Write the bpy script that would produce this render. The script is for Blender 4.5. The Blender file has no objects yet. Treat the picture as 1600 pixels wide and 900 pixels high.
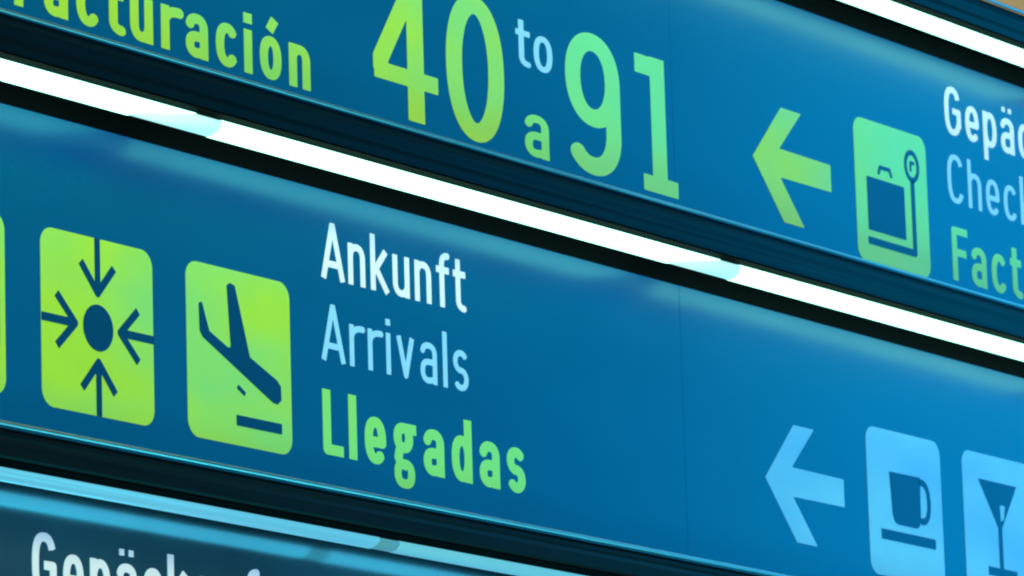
import bpy, math
import numpy as np
from mathutils import Matrix

scene = bpy.context.scene
C = scene.collection

# ------------------------------------------------------------------ camera
cam_data = bpy.data.cameras.new("camera")
cam = bpy.data.objects.new("camera", cam_data)
C.objects.link(cam)
scene.camera = cam
cam_data.sensor_width = 36.0
cam_data.lens = 192.334
cam_data.clip_start = 0.1
cam_data.clip_end = 300
cam_data.dof.use_dof = True
cam_data.dof.focus_distance = 13.4
cam_data.dof.aperture_fstop = 9.0
scene.cycles.filter_width = 2.2
EYE = 1.6                      # camera height above the floor; sign heights below are relative to the eye
R = ((0.57204808, 0.14707111, 0.80692694),
     (-0.81969357, 0.13775097, 0.55599202),
     (-0.02938461, -0.97948699, 0.19935342))      # columns: right, down, forward
m = Matrix(((R[0][0], -R[0][1], -R[0][2], 0.0),
            (R[1][0], -R[1][1], -R[1][2], -8.0),
            (R[2][0], -R[2][1], -R[2][2], EYE),
            (0, 0, 0, 1)))
cam.matrix_world = m

# ------------------------------------------------------------------ world, lights, exposure
world = bpy.data.worlds.new("World")
scene.world = world
world.use_nodes = True
bg = world.node_tree.nodes['Background']
bg.inputs[0].default_value = (0.10, 0.35, 0.55, 1)
bg.inputs[1].default_value = 0.12
scene.view_settings.view_transform = 'Standard'
scene.view_settings.look = 'None'
scene.view_settings.exposure = 0
scene.view_settings.gamma = 1


def area(name, loc, target, size, power, colour):
    d = bpy.data.lights.new(name, 'AREA')
    d.shape = 'RECTANGLE'
    d.size, d.size_y = size
    d.energy = power
    d.color = colour
    o = bpy.data.objects.new(name, d)
    C.objects.link(o)
    o.location = loc
    from mathutils import Vector
    o.rotation_euler = (Vector(target) - Vector(loc)).to_track_quat('-Z', 'Y').to_euler()
    return o


area("warm_fill", (8.0, -5.0, EYE + 6.5), (10.5, 0, EYE + 3), (3, 2), 330, (1.0, 0.98, 0.16))  # added unseen lamp, tints the films yellow from the upper left
area("blue_fill", (22.0, -3.6, EYE + 4.5), (14.0, 0, EYE + 2.9), (4, 8), 300, (0.0, 0.48, 1.0))  # added unseen fill, brightens the panels towards the right
area("low_cyan_fill", (15.0, -4.5, EYE - 1.5), (13.5, 0, EYE + 2.6), (4, 2), 170, (0.05, 0.85, 1.0))  # added unseen fill, cyan from low on the right

# ------------------------------------------------------------------ materials


def mat(name, base, rough=0.5, metal=0.0, emit=None, emit_s=0.0, coat=0.0, coat_rough=0.1, coat_tint=None,
        spec=0.5, noise=0.0, noise_scale=(3, 3, 3), bump=0.0, bump_scale=60, rough_var=0.0, ior=1.5):
    M = bpy.data.materials.new(name)
    M.use_nodes = True
    nt = M.node_tree
    b = nt.nodes['Principled BSDF']
    b.inputs['Base Color'].default_value = (*base, 1)
    b.inputs['Roughness'].default_value = rough
    b.inputs['Metallic'].default_value = metal
    b.inputs['IOR'].default_value = ior
    b.inputs['Specular IOR Level'].default_value = spec
    b.inputs['Coat Weight'].default_value = coat
    b.inputs['Coat Roughness'].default_value = coat_rough
    if coat_tint:
        b.inputs['Specular Tint'].default_value = (*coat_tint, 1)
    if emit:
        b.inputs['Emission Color'].default_value = (*emit, 1)
        b.inputs['Emission Strength'].default_value = emit_s
    tc = nt.nodes.new('ShaderNodeTexCoord')
    mp = nt.nodes.new('ShaderNodeMapping')
    mp.inputs['Scale'].default_value = noise_scale
    nt.links.new(tc.outputs['Object'], mp.inputs['Vector'])
    if noise > 0 or rough_var > 0:
        n = nt.nodes.new('ShaderNodeTexNoise')
        n.inputs['Scale'].default_value = 1.0
        n.inputs['Detail'].default_value = 6
        n.inputs['Roughness'].default_value = 0.6
        nt.links.new(mp.outputs[0], n.inputs['Vector'])
        if noise > 0:
            mr = nt.nodes.new('ShaderNodeMapRange')
            mr.inputs['From Min'].default_value = 0.3
            mr.inputs['From Max'].default_value = 0.7
            mr.inputs['To Min'].default_value = 1 - noise
            mr.inputs['To Max'].default_value = 1 + noise
            nt.links.new(n.outputs['Fac'], mr.inputs['Value'])
            sc = nt.nodes.new('ShaderNodeVectorMath')
            sc.operation = 'SCALE'
            sc.inputs[0].default_value = base
            nt.links.new(mr.outputs[0], sc.inputs['Scale'])
            nt.links.new(sc.outputs[0], b.inputs['Base Color'])
        if rough_var > 0:
            mr2 = nt.nodes.new('ShaderNodeMapRange')
            mr2.inputs['From Min'].default_value = 0.3
            mr2.inputs['From Max'].default_value = 0.7
            mr2.inputs['To Min'].default_value = max(0.02, rough - rough_var)
            mr2.inputs['To Max'].default_value = rough + rough_var
            nt.links.new(n.outputs['Fac'], mr2.inputs['Value'])
            nt.links.new(mr2.outputs[0], b.inputs['Roughness'])
    if bump > 0:
        n2 = nt.nodes.new('ShaderNodeTexNoise')
        n2.inputs['Scale'].default_value = bump_scale
        n2.inputs['Detail'].default_value = 3
        nt.links.new(tc.outputs['Object'], n2.inputs['Vector'])
        bp = nt.nodes.new('ShaderNodeBump')
        bp.inputs['Strength'].default_value = bump
        bp.inputs['Distance'].default_value = 0.001
        nt.links.new(n2.outputs['Fac'], bp.inputs['Height'])
        nt.links.new(bp.outputs[0], b.inputs['Normal'])
    return M


TEAL = (0.0, 0.85, 0.9)
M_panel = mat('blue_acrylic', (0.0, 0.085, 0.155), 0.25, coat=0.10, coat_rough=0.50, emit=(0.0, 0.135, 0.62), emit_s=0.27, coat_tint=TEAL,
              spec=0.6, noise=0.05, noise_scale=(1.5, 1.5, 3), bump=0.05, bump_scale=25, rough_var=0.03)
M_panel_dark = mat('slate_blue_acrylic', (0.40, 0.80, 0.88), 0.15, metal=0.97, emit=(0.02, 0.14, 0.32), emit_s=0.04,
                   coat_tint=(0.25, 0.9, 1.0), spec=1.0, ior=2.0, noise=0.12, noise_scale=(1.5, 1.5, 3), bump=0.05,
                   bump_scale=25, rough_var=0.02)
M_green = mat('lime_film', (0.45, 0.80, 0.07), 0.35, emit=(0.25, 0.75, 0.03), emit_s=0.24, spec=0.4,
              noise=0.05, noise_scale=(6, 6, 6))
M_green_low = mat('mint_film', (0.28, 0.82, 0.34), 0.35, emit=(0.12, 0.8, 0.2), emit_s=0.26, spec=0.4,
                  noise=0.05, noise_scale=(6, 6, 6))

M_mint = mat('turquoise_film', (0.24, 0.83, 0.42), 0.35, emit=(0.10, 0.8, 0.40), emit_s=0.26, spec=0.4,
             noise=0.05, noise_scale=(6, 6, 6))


def two_tone(M, other, lo=0.36, hi=0.68, scale=(1.6, 1.6, 3.6), off=0.0):
    """coloured light painted into the film colour: patches drift towards a second hue"""
    nt = M.node_tree
    b = nt.nodes['Principled BSDF']
    tc = nt.nodes.new('ShaderNodeTexCoord')
    mp = nt.nodes.new('ShaderNodeMapping')
    mp.inputs['Scale'].default_value = scale
    mp.inputs['Location'].default_value = (off, 0, off)
    n = nt.nodes.new('ShaderNodeTexNoise')
    n.inputs['Detail'].default_value = 2
    n.inputs['Scale'].default_value = 1
    mr = nt.nodes.new('ShaderNodeMapRange')
    mr.inputs['From Min'].default_value = lo
    mr.inputs['From Max'].default_value = hi
    mx = nt.nodes.new('ShaderNodeMix')
    mx.data_type = 'RGBA'
    src = b.inputs['Base Color'].links[0].from_socket if b.inputs['Base Color'].links else None
    nt.links.new(tc.outputs['Object'], mp.inputs[0])
    nt.links.new(mp.outputs[0], n.inputs['Vector'])
    nt.links.new(n.outputs['Fac'], mr.inputs['Value'])
    nt.links.new(mr.outputs[0], mx.inputs['Factor'])
    if src:
        nt.links.new(src, mx.inputs['A'])
    else:
        mx.inputs['A'].default_value = b.inputs['Base Color'].default_value
    mx.inputs['B'].default_value = (*other, 1)
    nt.links.new(mx.outputs['Result'], b.inputs['Base Color'])


two_tone(M_green, (0.24, 0.76, 0.40))  # lime to mint shift of the light, put into the film colour
two_tone(M_mint, (0.34, 0.80, 0.16), .38, .70, off=5.0)
two_tone(M_green_low, (0.34, 0.80, 0.18), off=3.0)
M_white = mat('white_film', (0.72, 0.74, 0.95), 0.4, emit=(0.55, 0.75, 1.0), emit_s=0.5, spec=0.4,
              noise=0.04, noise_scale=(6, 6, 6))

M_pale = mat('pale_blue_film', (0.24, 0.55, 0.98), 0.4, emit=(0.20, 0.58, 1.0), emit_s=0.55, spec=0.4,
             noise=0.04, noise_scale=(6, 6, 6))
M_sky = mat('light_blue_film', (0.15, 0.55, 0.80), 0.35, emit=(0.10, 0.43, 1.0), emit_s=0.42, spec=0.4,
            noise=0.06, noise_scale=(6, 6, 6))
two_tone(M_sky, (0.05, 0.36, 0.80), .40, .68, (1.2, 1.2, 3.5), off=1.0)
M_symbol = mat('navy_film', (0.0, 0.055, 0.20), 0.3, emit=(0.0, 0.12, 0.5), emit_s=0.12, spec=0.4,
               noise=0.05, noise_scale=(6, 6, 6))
M_hood = mat('navy_lacquered_metal', (0.0, 0.004, 0.016), 0.36, metal=0.0, spec=0.12, noise=0.3,
             noise_scale=(0.8, 3, 3), rough_var=0.04)
M_hood_black = mat('black_lacquered_metal', (0.003, 0.005, 0.005), 0.4, metal=0.0, spec=0.12, noise=0.3,
                   noise_scale=(1.2, 20, 40), rough_var=0.06)
M_trim = mat('brushed_aluminium', (0.55, 0.66, 0.70), 0.42, metal=1.0, noise=0.15, noise_scale=(2, 200, 200),
             rough_var=0.08)
M_black = mat('matt_black', (0.001, 0.0015, 0.0015), 0.8, spec=0.02, noise=0.2, noise_scale=(5, 5, 5))
M_blackgloss = mat('black_frame', (0.001, 0.0015, 0.0015), 0.6, spec=0.04, noise=0.2, noise_scale=(5, 5, 5))
M_tube = mat('fluorescent_tube', (0.9, 0.95, 0.95), 0.3, emit=(0.38, 1.0, 0.80), emit_s=3.5)
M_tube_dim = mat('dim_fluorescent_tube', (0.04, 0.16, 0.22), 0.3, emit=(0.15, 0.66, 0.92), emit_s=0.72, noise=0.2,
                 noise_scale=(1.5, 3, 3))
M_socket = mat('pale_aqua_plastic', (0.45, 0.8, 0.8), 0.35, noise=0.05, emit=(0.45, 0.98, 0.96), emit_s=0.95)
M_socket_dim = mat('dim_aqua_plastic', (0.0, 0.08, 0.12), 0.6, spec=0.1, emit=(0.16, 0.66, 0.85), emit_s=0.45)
M_cabinet = mat('grey_steel', (0.10, 0.12, 0.14), 0.45, metal=0.6, noise=0.1)
M_wall = mat('tan_plaster', (0.62, 0.42, 0.20), 0.8, noise=0.08, noise_scale=(2, 2, 2), bump=0.2)

# ------------------------------------------------------------------ helpers


def link(name, verts, faces, material, parent=None, smooth=False):
    me = bpy.data.meshes.new(name)
    me.from_pydata([tuple(map(float, v)) for v in verts], [], faces)
    me.materials.append(material)
    if smooth:
        for p in me.polygons:
            p.use_smooth = True
    me.update()
    o = bpy.data.objects.new(name, me)
    C.objects.link(o)
    if parent:
        o.parent = parent
    return o


def thing(name, label, cat, loc, group=None):
    o = bpy.data.objects.new(name, None)
    o.empty_display_size = 0.2
    C.objects.link(o)
    o.location = loc
    o['label'] = label
    o['category'] = cat
    if group:
        o['group'] = group
    return o


def box(name, x0, x1, y0, y1, z0, z1, material, parent=None, bev=0.0):
    v = [(x, y, z) for x in (x0, x1) for y in (y0, y1) for z in (z0, z1)]
    f = [(0, 1, 3, 2), (4, 6, 7, 5), (0, 4, 5, 1), (2, 3, 7, 6), (0, 2, 6, 4), (1, 5, 7, 3)]
    o = link(name, v, f, material, parent)
    if bev:
        b = o.modifiers.new('bevel', 'BEVEL')
        b.width = bev
        b.segments = 2
    return o


def extrude_profile(name, prof, x0, x1, material, parent=None, smooth=False):
    """closed YZ profile swept along X"""
    n = len(prof)
    v = [(x0, y, z) for y, z in prof] + [(x1, y, z) for y, z in prof]
    f = [(i, (i + 1) % n, (i + 1) % n + n, i + n) for i in range(n)]
    f += [tuple(range(n - 1, -1, -1)), tuple(range(n, 2 * n))]
    return link(name, v, f, material, parent, smooth)


def tube_x(name, x0, x1, y, z, r, material, parent=None, rz=None, seg=24, cap=0.006, k0=0.0, k1=0.0):
    rz = rz or r
    rings = [(x0, 0.75), (x0 + cap, 1.0), (x1 - cap, 1.0), (x1, 0.75)]
    v, f = [], []
    for q, (x, s) in enumerate(rings):
        kk = k0 if q < 2 else k1          # slant of the end cut
        for k in range(seg):
            a = 2 * math.pi * k / seg
            v.append((x + kk * rz * s * math.sin(a), y + r * s * math.cos(a), z + rz * s * math.sin(a)))
    for i in range(3):
        for k in range(seg):
            f.append((i * seg + k, (i + 1) * seg + k, (i + 1) * seg + (k + 1) % seg, i * seg + (k + 1) % seg))
    f.append(tuple(range(seg)))
    f.append(tuple(range(4 * seg - 1, 3 * seg - 1, -1)))
    return link(name, v, f, material, parent, True)


# ---- flat shapes with a real thickness, cut from signed distance fields
def d_seg(P, a, b, w):
    """flat-ended bar of width w"""
    ax, ay = a
    bx, by = b
    L = math.hypot(bx - ax, by - ay) or 1e-9
    ux, uy = (bx - ax) / L, (by - ay) / L
    cx, cy = (ax + bx) / 2, (ay + by) / 2
    px, py = P[0] - cx, P[1] - cy
    u = np.abs(px * ux + py * uy) - L / 2
    v = np.abs(-px * uy + py * ux) - w / 2
    return np.hypot(np.maximum(u, 0), np.maximum(v, 0)) + np.minimum(np.maximum(u, v), 0)


def d_disc(P, c, r):
    return np.hypot(P[0] - c[0], P[1] - c[1]) - r


def d_poly(P, pts):
    x, y = P
    d = np.full(x.shape, 1e9)
    s = np.ones(x.shape)
    n = len(pts)
    for i in range(n):
        ax, ay = pts[i]
        bx, by = pts[(i + 1) % n]
        ex, ey = bx - ax, by - ay
        wx, wy = x - ax, y - ay
        t = np.clip((wx * ex + wy * ey) / (ex * ex + ey * ey + 1e-12), 0, 1)
        d = np.minimum(d, (wx - ex * t) ** 2 + (wy - ey * t) ** 2)
        c1 = (y >= ay) & (y < by) & (ex * wy > ey * wx)
        c2 = (y < ay) & (y >= by) & (ex * wy < ey * wx)
        s = np.where(c1 | c2, -s, s)
    return s * np.sqrt(d)


def d_rrect(P, x0, x1, y0, y1, r):
    u = np.abs(P[0] - (x0 + x1) / 2) - (x1 - x0) / 2 + r
    v = np.abs(P[1] - (y0 + y1) / 2) - (y1 - y0) / 2 + r
    return np.hypot(np.maximum(u, 0), np.maximum(v, 0)) + np.minimum(np.maximum(u, v), 0) - r


def field(P, prims):
    d = np.full(P[0].shape, 1e9)
    for p in prims:
        k = p[0]
        if k == 'path':
            pts, w = p[1], p[2]
            for i in range(len(pts) - 1):
                d = np.minimum(d, d_seg(P, pts[i], pts[i + 1], w))
            for q in pts[1:-1]:
                d = np.minimum(d, d_disc(P, q, w / 2))
        elif k == 'poly':
            d = np.minimum(d, d_poly(P, p[1]))
        elif k == 'disc':
            d = np.minimum(d, d_disc(P, p[1], p[2]))
        elif k == 'rrect':
            d = np.minimum(d, d_rrect(P, *p[1:]))
        elif k == 'cut':
            d = np.maximum(d, -field(P, p[1]))
    return d


def contour_mesh(gx, gy, D, t, verts, faces, tx):
    """marching squares: front face + side walls, rows of full cells merged. tx maps (x,y)->(X,Z)"""
    ny, nx = D.shape

    def addv(x, y, yy):
        X, Z = tx(x, y)
        verts.append((X, yy, Z))
        return len(verts) - 1
    ins = D < 0
    for j in range(ny - 1):
        i = 0
        while i < nx - 1:
            c = (ins[j, i], ins[j, i + 1], ins[j + 1, i + 1], ins[j + 1, i])
            if all(c):
                k = i
                while k + 1 < nx - 1 and ins[j, k + 2] and ins[j + 1, k + 2]:
                    k += 1
                a = addv(gx[i], gy[j], -t)
                b = addv(gx[k + 1], gy[j], -t)
                cc = addv(gx[k + 1], gy[j + 1], -t)
                dd = addv(gx[i], gy[j + 1], -t)
                faces.append((a, b, cc, dd))
                i = k + 1
                continue
            if any(c):
                P = [(gx[i], gy[j]), (gx[i + 1], gy[j]), (gx[i + 1], gy[j + 1]), (gx[i], gy[j + 1])]
                V = [D[j, i], D[j, i + 1], D[j + 1, i + 1], D[j + 1, i]]
                ring, cross = [], []
                for e in range(4):
                    n = (e + 1) % 4
                    if c[e]:
                        ring.append(P[e])
                    if c[e] != c[n]:
                        s = V[e] / (V[e] - V[n])
                        q = (P[e][0] + (P[n][0] - P[e][0]) * s, P[e][1] + (P[n][1] - P[e][1]) * s)
                        ring.append(q)
                        cross.append((q, bool(c[e])))
                if len(ring) >= 3:
                    faces.append(tuple(addv(x, y, -t) for x, y in ring))
                m_ = len(cross)
                for a_ in range(m_):
                    q, out = cross[a_]
                    q2, out2 = cross[(a_ + 1) % m_]
                    if out and not out2:
                        faces.append((addv(*q, -t), addv(*q2, -t), addv(*q2, 0.0), addv(*q, 0.0)))
            i += 1


def shape(name, prims, bounds, cell, material, parent, at=(0, 0), sx=1.0, sz=1.0, t=0.0015, y=0.0):
    x0, x1, y0, y1 = bounds
    gx = np.arange(x0 - cell * 1.5, x1 + cell * 2.5, cell)
    gy = np.arange(y0 - cell * 1.5, y1 + cell * 2.5, cell)
    P = np.meshgrid(gx, gy)
    D = field(P, prims)
    verts, faces = [], []
    contour_mesh(gx, gy, D, t, verts, faces, lambda a, b: (at[0] + sx * a, at[1] + sz * b))
    o = link(name, verts, faces, material, parent)
    o.location.y = y
    return o


COLOUR = {'lime_film': 'lime green', 'mint_film': 'green', 'turquoise_film': 'turquoise green', 'white_film': 'white', 'pale_blue_film': 'thin pale blue'}


# ---- a narrow stroke alphabet (cap height 1)
XH = 0.735
BW = 0.40


def sup(cx, cy, rx, ry, a0, a1, n=2.35, k=28):
    out = []
    for i in range(k + 1):
        a = math.radians(a0 + (a1 - a0) * i / k)
        ca, sa = math.cos(a), math.sin(a)
        out.append((cx + rx * math.copysign(abs(ca) ** (2 / n), ca), cy + ry * math.copysign(abs(sa) ** (2 / n), sa)))
    return out


def glyph(ch, w):
    """returns (ink width, primitives)"""
    h = w / 2
    B = BW + 0.3 * w
    P = []

    def path(*pts):
        P.append(('path', list(pts), w))

    def bowl(x0, x1, z0, z1, a0=0, a1=360):
        pts = sup((x0 + x1) / 2, (z0 + z1) / 2, (x1 - x0) / 2 - h, (z1 - z0) / 2 - h, a0, a1)
        if abs(a1 - a0) >= 360:
            pts = pts + [pts[1]]
        P.append(('path', pts, w))

    def dot(x, z, s=None):
        s = s or w * 1.05
        P.append(('path', [(x, z - s / 2), (x, z + s / 2)], s))
    if ch == 'o':
        bowl(0, B, 0, XH)
        return B, P
    if ch == 'ó':
        bowl(0, B, 0, XH)
        path((B / 2 - .02, XH + .09), (B / 2 + .10, XH + .30))
        return B, P
    if ch in 'nhm':
        top = XH if ch == 'n' else 1.0
        path((h, 0), (h, top))
        arc = sup(B / 2, XH - h - 0.2, B / 2 - h, 0.2, 180, 0)
        path(*(arc + [(B - h, 0)]))
        return B, P
    if ch == 'u':
        path((B - h, 0), (B - h, XH))
        arc = sup(B / 2, h + 0.2, B / 2 - h, 0.2, 360, 180)
        path(*(arc + [(h, XH)]))
        return B, P
    if ch == 'r':
        path((h, 0), (h, XH))
        arc = sup(h + .26, XH - h - 0.2, .26, 0.2, 180, 82)
        path(*arc)
        return .30 + h, P
    if ch in 'aä':
        arc = sup(B / 2, XH - h - .16, B / 2 - h, .16, 168, 0)
        path(*(arc + [(B - h, 0)]))
        zt = XH * .60
        r = (zt - 0) / 2 - h
        arc = sup(B * .48, h + r, B * .48 - h, r, 90, 270)
        path((B - h, zt - h), *arc, (B - h, h + .03))
        if ch == 'ä':
            dot(B / 2 - .105, XH + .17, .10)
            dot(B / 2 + .105, XH + .17, .10)
        return B, P
    if ch == 'c':
        bowl(0, B * 1.02, 0, XH, 38, 322)
        return B * .93, P
    if ch == 'e':
        bowl(0, B, 0, XH, 0, 318)
        path((h, XH * .47), (B - h, XH * .47), (B - h, XH * .52))
        return B, P
    if ch == 'k':
        path((h, 0), (h, 1))
        path((B * .92, XH), (h, XH * .40))
        path((h + w * .8, XH * .52), (B, 0))
        return B, P
    if ch == 'f':
        x = .15
        arc = sup(x + .17, 1.0 - h - .16, .17, .16, 180, 90)
        path((x, 0), *arc)
        path((0, XH - h), (.34, XH - h))
        return .34, P
    if ch == 't':
        x = .11 + h * .3
        arc = sup(x + .16, h + .14, .16, .14, 180, 272)
        path((x, .94), *arc)
        path((0, XH - h), (.33, XH - h))
        return .33, P
    if ch == 'i':
        path((h, 0), (h, XH))
        dot(h, XH + .19)
        return w, P
    if ch == 'l':
        path((h, 0), (h, 1))
        return w, P
    if ch == 'v':
        path((h * .9, XH), (B / 2 + .01, h * .9), (B + .02 - h * .9, XH))
        return B + .02, P
    if ch == 's':
        r = (XH - 3 * w) / 4 + h
        cx = B * .46
        rx = B * .46 - h
        up = sup(cx, XH - h - r, rx, r, 30, 270, 2.1, 18)
        lo = sup(cx, h + r, rx, r, 90, -150, 2.1, 18)
        path(*(up[:-1] + lo))
        return B * .92, P
    if ch == 'd':
        path((B - h, 0), (B - h, 1))
        bowl(0, B, 0, XH)
        return B, P
    if ch == 'b':
        path((h, 0), (h, 1))
        bowl(0, B, 0, XH)
        return B, P
    if ch == 'p':
        path((h, -.28), (h, XH))
        bowl(0, B, 0, XH)
        return B, P
    if ch == 'g':
        bowl(0, B * .92, XH * .36, XH)
        path((B * .55, XH - h), (B * 1.08, XH - h))
        path((h * 1.5, XH * .42), (h * 1.1, XH * .24), (B * .3, XH * .13), (B * .6, XH * .10))
        pts = sup(B * .49, -.06, B * .49 - h * .9, .155, 0, 360, 2.6)
        P.append(('path', pts + [pts[1]], w * .88))
        return B * 1.05, P
    if ch == 'A':
        W = .60
        path((h * .9, 0), (W / 2, 1 - h * .35), (W - h * .9, 0))
        path((W * .2, .27), (W * .8, .27))
        P.append(('cut', [('poly', [(-.2, 1), (1, 1), (1, 1.4), (-.2, 1.4)])]))
        return W, P
    if ch == 'G':
        W = .52
        pts = sup(W / 2, .5, W / 2 - h, .5 - h, 30, 330, 2.6)
        path(*pts)
        path((W - h, .18), (W - h, .50), (W * .5, .50))
        return W, P
    if ch == 'C':
        W = .52
        path(*sup(W / 2, .5, W / 2 - h, .5 - h, 34, 326, 2.6))
        return W * .97, P
    if ch == 'L':
        path((h, 1), (h, h), (.42, h))
        return .42, P
    if ch == 'F':
        path((h, 0), (h, 1 - h), (.46, 1 - h))
        path((h, .53), (.41, .53))
        return .46, P
    if ch == '-':
        path((0, XH * .45), (.26, XH * .45))
        return .26, P
    raise ValueError(ch)


def word(text, x0, x1, z0, cap, w, material, parent, gap=0.16, name='lettering', upto=None, t=0.0015, sx=None):
    """letters set between x0 and x1 on the baseline z0, as one mesh; upto = how many glyphs span x0..x1"""
    runs, pen = [], 0.0
    tight = {'r': -.05, 'f': -.03, 't': -.03, 'A': -.05, 'F': -.06, 'L': -.05}
    for k, ch in enumerate(text):
        if upto == k:
            span = pen
        W, P = glyph(ch, w)
        runs.append((pen, W, P, ch))
        pen += W + gap + tight.get(ch, 0)
    if upto is None:
        span = pen - gap - tight.get(text[-1], 0)
    if sx is None:
        sx = (x1 - x0) / span
    verts, faces = [], []
    cell = 0.0011 / cap
    for pen, W, P, ch in runs:
        gx = np.arange(-.06, W + .1, cell * .8)
        gy = np.arange(-.34, 1.1, cell)
        D = field(np.meshgrid(gx, gy), P)
        contour_mesh(gx, gy, D, t, verts, faces, lambda a, b, pen=pen: (x0 + sx * (a + pen), z0 + cap * b))
    o = link(name, verts, faces, material, parent)
    o['label'] = COLOUR[material.name] + ' lettering reading ' + text
    return o


# ------------------------------------------------------------------ the setting behind the signs
wall = box('background_wall', -2, 30, 4.0, 4.3, -0.05, 9, M_wall)
wall['kind'] = 'structure'
area("wall_fill", (16.0, 1.6, EYE + 7.5), (18, 4.0, EYE + 5.2), (6, 1), 500, (1.0, 0.86, 0.62))  # unseen lamp added to brighten the back wall

# ------------------------------------------------------------------ signs
XL, XR = 7.4, 17.2
PITCH = 0.922
SEAM = 12.42
JOINTS = (10.13, 12.45, 14.80)
GROUP = 'long horizontal direction signs stacked one above another'


def sign(dz, label, panel_mat, lamp_mat, variant=0, rim=(-.168, 3.1535, .0048)):
    """all heights are local: 0 of the Empty sits at the middle sign's eye-relative zero + dz"""
    g = thing('direction_sign', label, 'sign', (0, 0, EYE + dz), GROUP)
    zt = 2.997                                  # top edge of the printed panel
    if variant:
        zt = 3.026
    zb = 2.135
    box('cabinet', XL, XR, .012, .16, zb - .005, 3.15, M_cabinet, g)
    for k, (a, b) in enumerate(((XL, SEAM - .0006), (SEAM + .0006, XR))):
        box('panel', a, b, -.0, .010, zb, zt, panel_mat, g, bev=.0006)
    box('top_frame', XL, XR, -.003, .010, zt + .0005, 3.0545 if not variant else 3.0445, M_blackgloss, g)
    ry, rz, rr = rim
    if variant == 0:
        yf = -.170
        prof = [(0, 3.056), (yf - .006, 3.056), (yf - .0055, 3.066), (yf - .004, 3.076), (yf - .0015, 3.084),
                (yf + .0015, 3.092), (yf + .003, 3.100), (yf + .0035, 3.108), (yf + .004, 3.116), (yf + .0055, 3.124),
                (yf + .008, 3.131), (yf + .010, 3.138), (yf + .011, 3.150), (0, 3.150)]
        extrude_profile('hood', prof, XL, XR, M_hood, g)
        box('hood_lining', XL, XR, -.1745, -.0045, 3.0515, 3.0555, M_black, g)
        ty, tz, r, rzz = -.140, 3.0232, .0255, .0244
    else:
        yf = -.128
        prof = [(0, 3.046), (yf + .004, 3.046), (yf, 3.052), (yf, 3.080), (yf + .004, 3.092), (yf + .002, 3.098),
                (yf + .002, 3.108), (yf + .010, 3.112), (yf + .006, 3.117), (0, 3.117)]
        extrude_profile('hood', prof, XL, XR, M_hood_black, g)
        box('hood_lining', XL, XR, -.1235, -.0045, 3.0412, 3.0455, M_black, g)
        ty, tz, r, rzz = -.108, 3.0125, .0175, .0162
    tube_x('trim', XL, XR, ry, rz, rr, M_trim, g, seg=12)
    ends = [XL] + [j + (.74 if variant else 0) for j in JOINTS] + [XR]
    ks = 1.0 if variant else 5.5                                    # the tubes are cut obliquely at one end and overlap their socket
    for k in range(len(ends) - 1):
        first, last = k == 0, k == len(ends) - 2
        a = ends[k] + (0 if first else .035)
        b = ends[k + 1] - (0 if last else .035 + ks * rzz)
        tube_x('lamp_tube', a, b, ty, tz, r, lamp_mat, g, rz=rzz, k0=0 if first else .8, k1=0 if last else ks,
               cap=.002)
        if not last:
            tube_x('lamp_socket', b + .001, ends[k + 1] + .034, ty, tz, r * .94, M_socket if not variant else M_socket_dim,
                   g, rz=rzz * .94, cap=.001, k0=ks, k1=.8)
    return g


def tile(parent, x0, z0, w, hgt, material, label=None):
    o = shape('pictogram_tile', [('rrect', 0, w, 0, hgt, .042)], (0, w, 0, hgt), .0025, material, parent,
              at=(x0, z0))
    if label:
        o['label'] = label
    return o


def sub(name, prims, parent, at, bounds=(0, .43, 0, .43), material=None, cell=.002, t=.0012):
    return shape(name, prims, bounds, cell, material or M_symbol, parent, at=at, t=t, y=-.0016)


def arrow_left(parent, x0, z0, material):
    """bold left-pointing arrow; local origin = tip height centre"""
    prims = [('poly', [(0.0, .025), (.160, .193), (.268, .193), (.142, .070), (.420, .068), (.420, -.012), (.142, -.014),
                       (.264, -.143), (.156, -.143)])]
    return shape('arrow', prims, (0, .45, -.24, .22), .0025, material, parent, at=(x0, z0))


# ---- upper sign: desks 40 to 91, then the next block
up = sign(PITCH, 'topmost of the stacked signs, blue with large lime numbers 40 and 91 and Facturación', M_panel, M_tube)
Z = 2.321       # local baseline of the bold bottom line (same on every sign)
word('Facturación', 9.588, 10.743, Z, .152, .165, M_green, up, gap=.165)


def digit(prims, x0, x1, z0, s, bounds, material=M_green):
    """stroke drawn narrow then widened, so uprights are heavier than horizontals"""
    return shape('digit', prims, bounds, .003, material, up, at=(x0, z0), sx=s)


S = 1.42
wn = .050
# 4
digit([('path', [(.128, .0), (.128, .39 - .0)], wn), ('path', [(.128, .375), (.020, .145), (.020, .112)], wn * .9),
       ('path', [(.0, .112), (.197, .112)], wn * .9), ('cut', [('poly', [(-.1, .389), (.3, .389), (.3, .6), (-.1, .6)])])],
      11.018, 0, 2.321, S, (0, .2, 0, .41))
# 0
pts = sup(.0925, .195, .0925 - wn / 2, .195 - wn / 2 + .003, 0, 360, 2.15, 60)
digit([('path', pts + [pts[1]], wn)], 11.338, 0, 2.319, S, (0, .19, -.01, .41))
# 9
cx = .0925
ring = sup(cx, .265, cx - wn / 2, .125 - wn / 2 + .006, 0, 360, 2.15, 50)
hook = sup(cx - .004, .125, cx - wn / 2 + .004, .125 - wn / 2, 0, -140, 2.2, 30)
digit([('path', ring + [ring[1]], wn), ('path', [(2 * cx - wn / 2, .265)] + hook, wn)], 11.893, 0, 2.319, S,
      (-.01, .2, -.01, .41), M_mint)  # last two digits: cyan light painted in by the mint film
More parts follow.
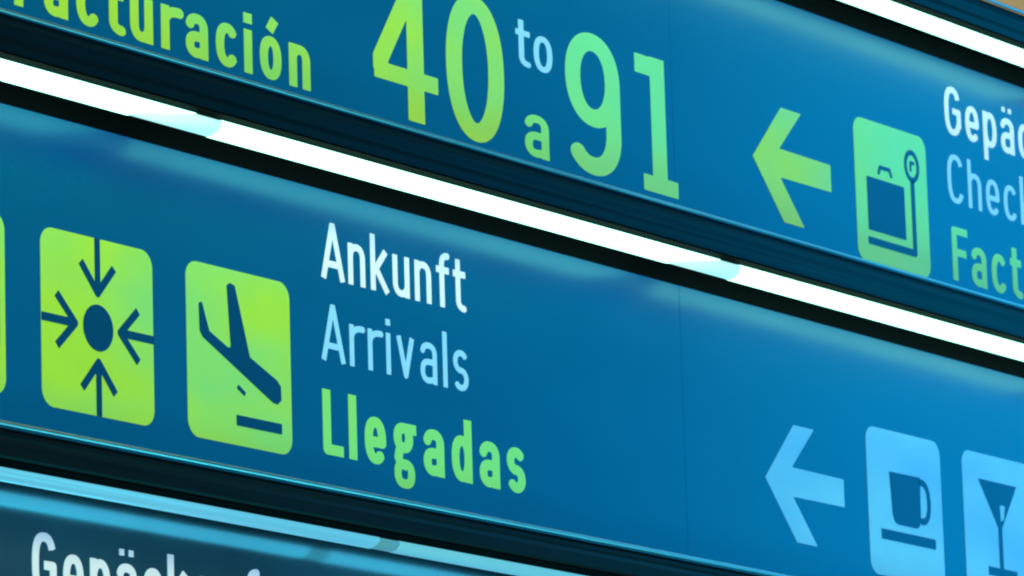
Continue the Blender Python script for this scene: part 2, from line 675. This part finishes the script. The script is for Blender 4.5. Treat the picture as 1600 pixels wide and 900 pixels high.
# 1
digit([('path', [(.078, .02), (.078, .385)], wn), ('path', [(.0, .356), (.103, .356)], .054),
       ('path', [(.020, .024), (.140, .024)], .046)], 12.235, 0, 2.319, S, (-.01, .16, -.01, .41), M_mint)
word('to', 11.662, 11.832, 2.562, .135, .115, M_pale, up, gap=.12)
word('a', 11.692, 11.804, Z, .158, .135, M_green_low, up)
arrow_left(up, 12.83, 2.485 + .002, M_green)
tl = tile(up, 13.389, 2.300, .411, .430, M_mint, 'mint green tile with a suitcase and luggage tag')
at = (13.389, 2.300)
sub('suitcase_symbol', [('poly', [(.062, .098), (.275, .098), (.275, .258), (.062, .258)])], tl, at)
sub('handle_symbol', [('path', [(.130, .274), (.140, .296), (.195, .296), (.205, .274)], .012)], tl, at)
sub('trolley_symbol', [('path', [(.058, .066), (.325, .066), (.325, .286)], .022)], tl, at)
ring = sup(.325, .330, .036, .042, 0, 360, 2, 30)
sub('tag_symbol', [('path', ring + [ring[1]], .015), ('path', [(.318, .313), (.318, .340), (.340, .340)], .010)], tl, at)
word('Gepäckaufgabe', 13.927, 14.372, 2.770, .150, .125, M_white, up, gap=.155, upto=4)
word('Check-in', 13.927, 14.366, 2.560, .150, .105, M_pale, up, gap=.165, upto=4)
word('Facturación', 13.935, 14.283, Z, .165, .14, M_mint, up, gap=.165, upto=3)

# ---- middle sign: arrivals
mid = sign(0.0, 'middle of the stacked signs, blue with white Ankunft and Arrivals and green Llegadas', M_panel, M_tube)
# cut tile at the far left of the photograph
t0 = tile(mid, 9.125, 2.303, .417, .432, M_green)
sub('luggage_symbol', [('rrect', .09, .395, .10, .27, .02), ('path', [(.17, .27), (.17, .31), (.30, .31), (.30, .27)],
                                                           .02)], t0, (9.125, 2.303))
t1 = tile(mid, 9.672, 2.300, .418, .428, M_green, 'lime tile with four arrows pointing at a dot')
at = (9.672, 2.300)


def small_arrow(cx, cz, dx, dz, length, head=.072, w=.020):
    """arrow with its tip at cx,cz pointing along dx,dz"""
    nx, nz = -dz, dx
    bx, bz = cx - dx * head, cz - dz * head
    hw = .062
    return [('path', [(cx - dx * length, cz - dz * length), (cx - dx * .012, cz - dz * .012)], w),
            ('path', [(bx + nx * hw, bz + nz * hw), (cx - dx * .004, cz - dz * .004), (bx - nx * hw, bz - nz * hw)], w)]


ccx, ccz = .209, .212
sub('dot_symbol', [('path', [(ccx, ccz - .0001), (ccx, ccz + .0001)], .0), ('disc', (ccx, ccz), .056)], t1, at)
sub('arrow_symbol', small_arrow(ccx, .292, 0, -1, .136), t1, at)
sub('arrow_symbol', small_arrow(ccx, .133, 0, 1, .133), t1, at)
sub('arrow_symbol', small_arrow(.128, ccz, 1, 0, .128), t1, at)
sub('arrow_symbol', small_arrow(.288, ccz, -1, 0, .130), t1, at)
t2 = tile(mid, 10.220, 2.298, .414, .434, M_green, 'lime tile with a landing aeroplane')
at = (10.220, 2.298)
sub('aeroplane_symbol', [('poly', [(.048, .332), (.060, .337), (.088, .268), (.160, .238), (.172, .240), (.160, .392),
                                   (.172, .400), (.192, .396), (.248, .225), (.356, .182), (.371, .168), (.372, .134),
                                   (.356, .122), (.338, .124), (.062, .250), (.050, .264)])], t2, at)
sub('engine_symbol', [('path', [(.196, .146), (.226, .130)], .011)], t2, at)
sub('runway_symbol', [('path', [(.190, .062), (.372, .062)], .026)], t2, at)
word('Ankunft', 10.771, 11.396, 2.770, .146, .12, M_white, mid, gap=.15)
word('Arrivals', 10.765, 11.398, 2.560, .146, .108, M_pale, mid, gap=.17)
word('Llegadas', 10.763, 11.645, Z, .165, .165, M_green_low, mid, gap=.17)
arrow_left(mid, 12.83, 2.487, M_sky)
t3 = tile(mid, 13.384, 2.300, .418, .432, M_sky, 'light blue tile with a cup on a saucer')
at = (13.384, 2.300)
sub('cup_symbol', [('poly', [(.122, .310), (.296, .312), (.292, .185), (.284, .166), (.268, .158), (.160, .158), (.142, .166), (.132, .185)])], t3, at)
hd = sup(.300, .240, .042, .058, 90, -90, 2.4, 24)
sub('cup_handle_symbol', [('path', [(.298, .298)] + hd + [(.294, .182)], .020)], t3, at)
sub('saucer_symbol', [('path', [(.065, .122), (.372, .122)], .030)], t3, at)
t4 = tile(mid, 13.932, 2.300, .418, .430, M_sky, 'light blue tile with a cocktail glass')
at = (13.932, 2.300)
sub('cocktail_glass_symbol', [('poly', [(.090, .352), (.318, .352), (.221, .215), (.221, .092), (.300, .092), (.300, .066),
                                        (.130, .066), (.130, .092), (.198, .092), (.198, .215)]),
                              ('cut', [('poly', [(.213, .285), (.245, .285), (.236, .243), (.215, .235)])])], t4, at)

# ---- lower sign: only its top edge and the tops of its letters show
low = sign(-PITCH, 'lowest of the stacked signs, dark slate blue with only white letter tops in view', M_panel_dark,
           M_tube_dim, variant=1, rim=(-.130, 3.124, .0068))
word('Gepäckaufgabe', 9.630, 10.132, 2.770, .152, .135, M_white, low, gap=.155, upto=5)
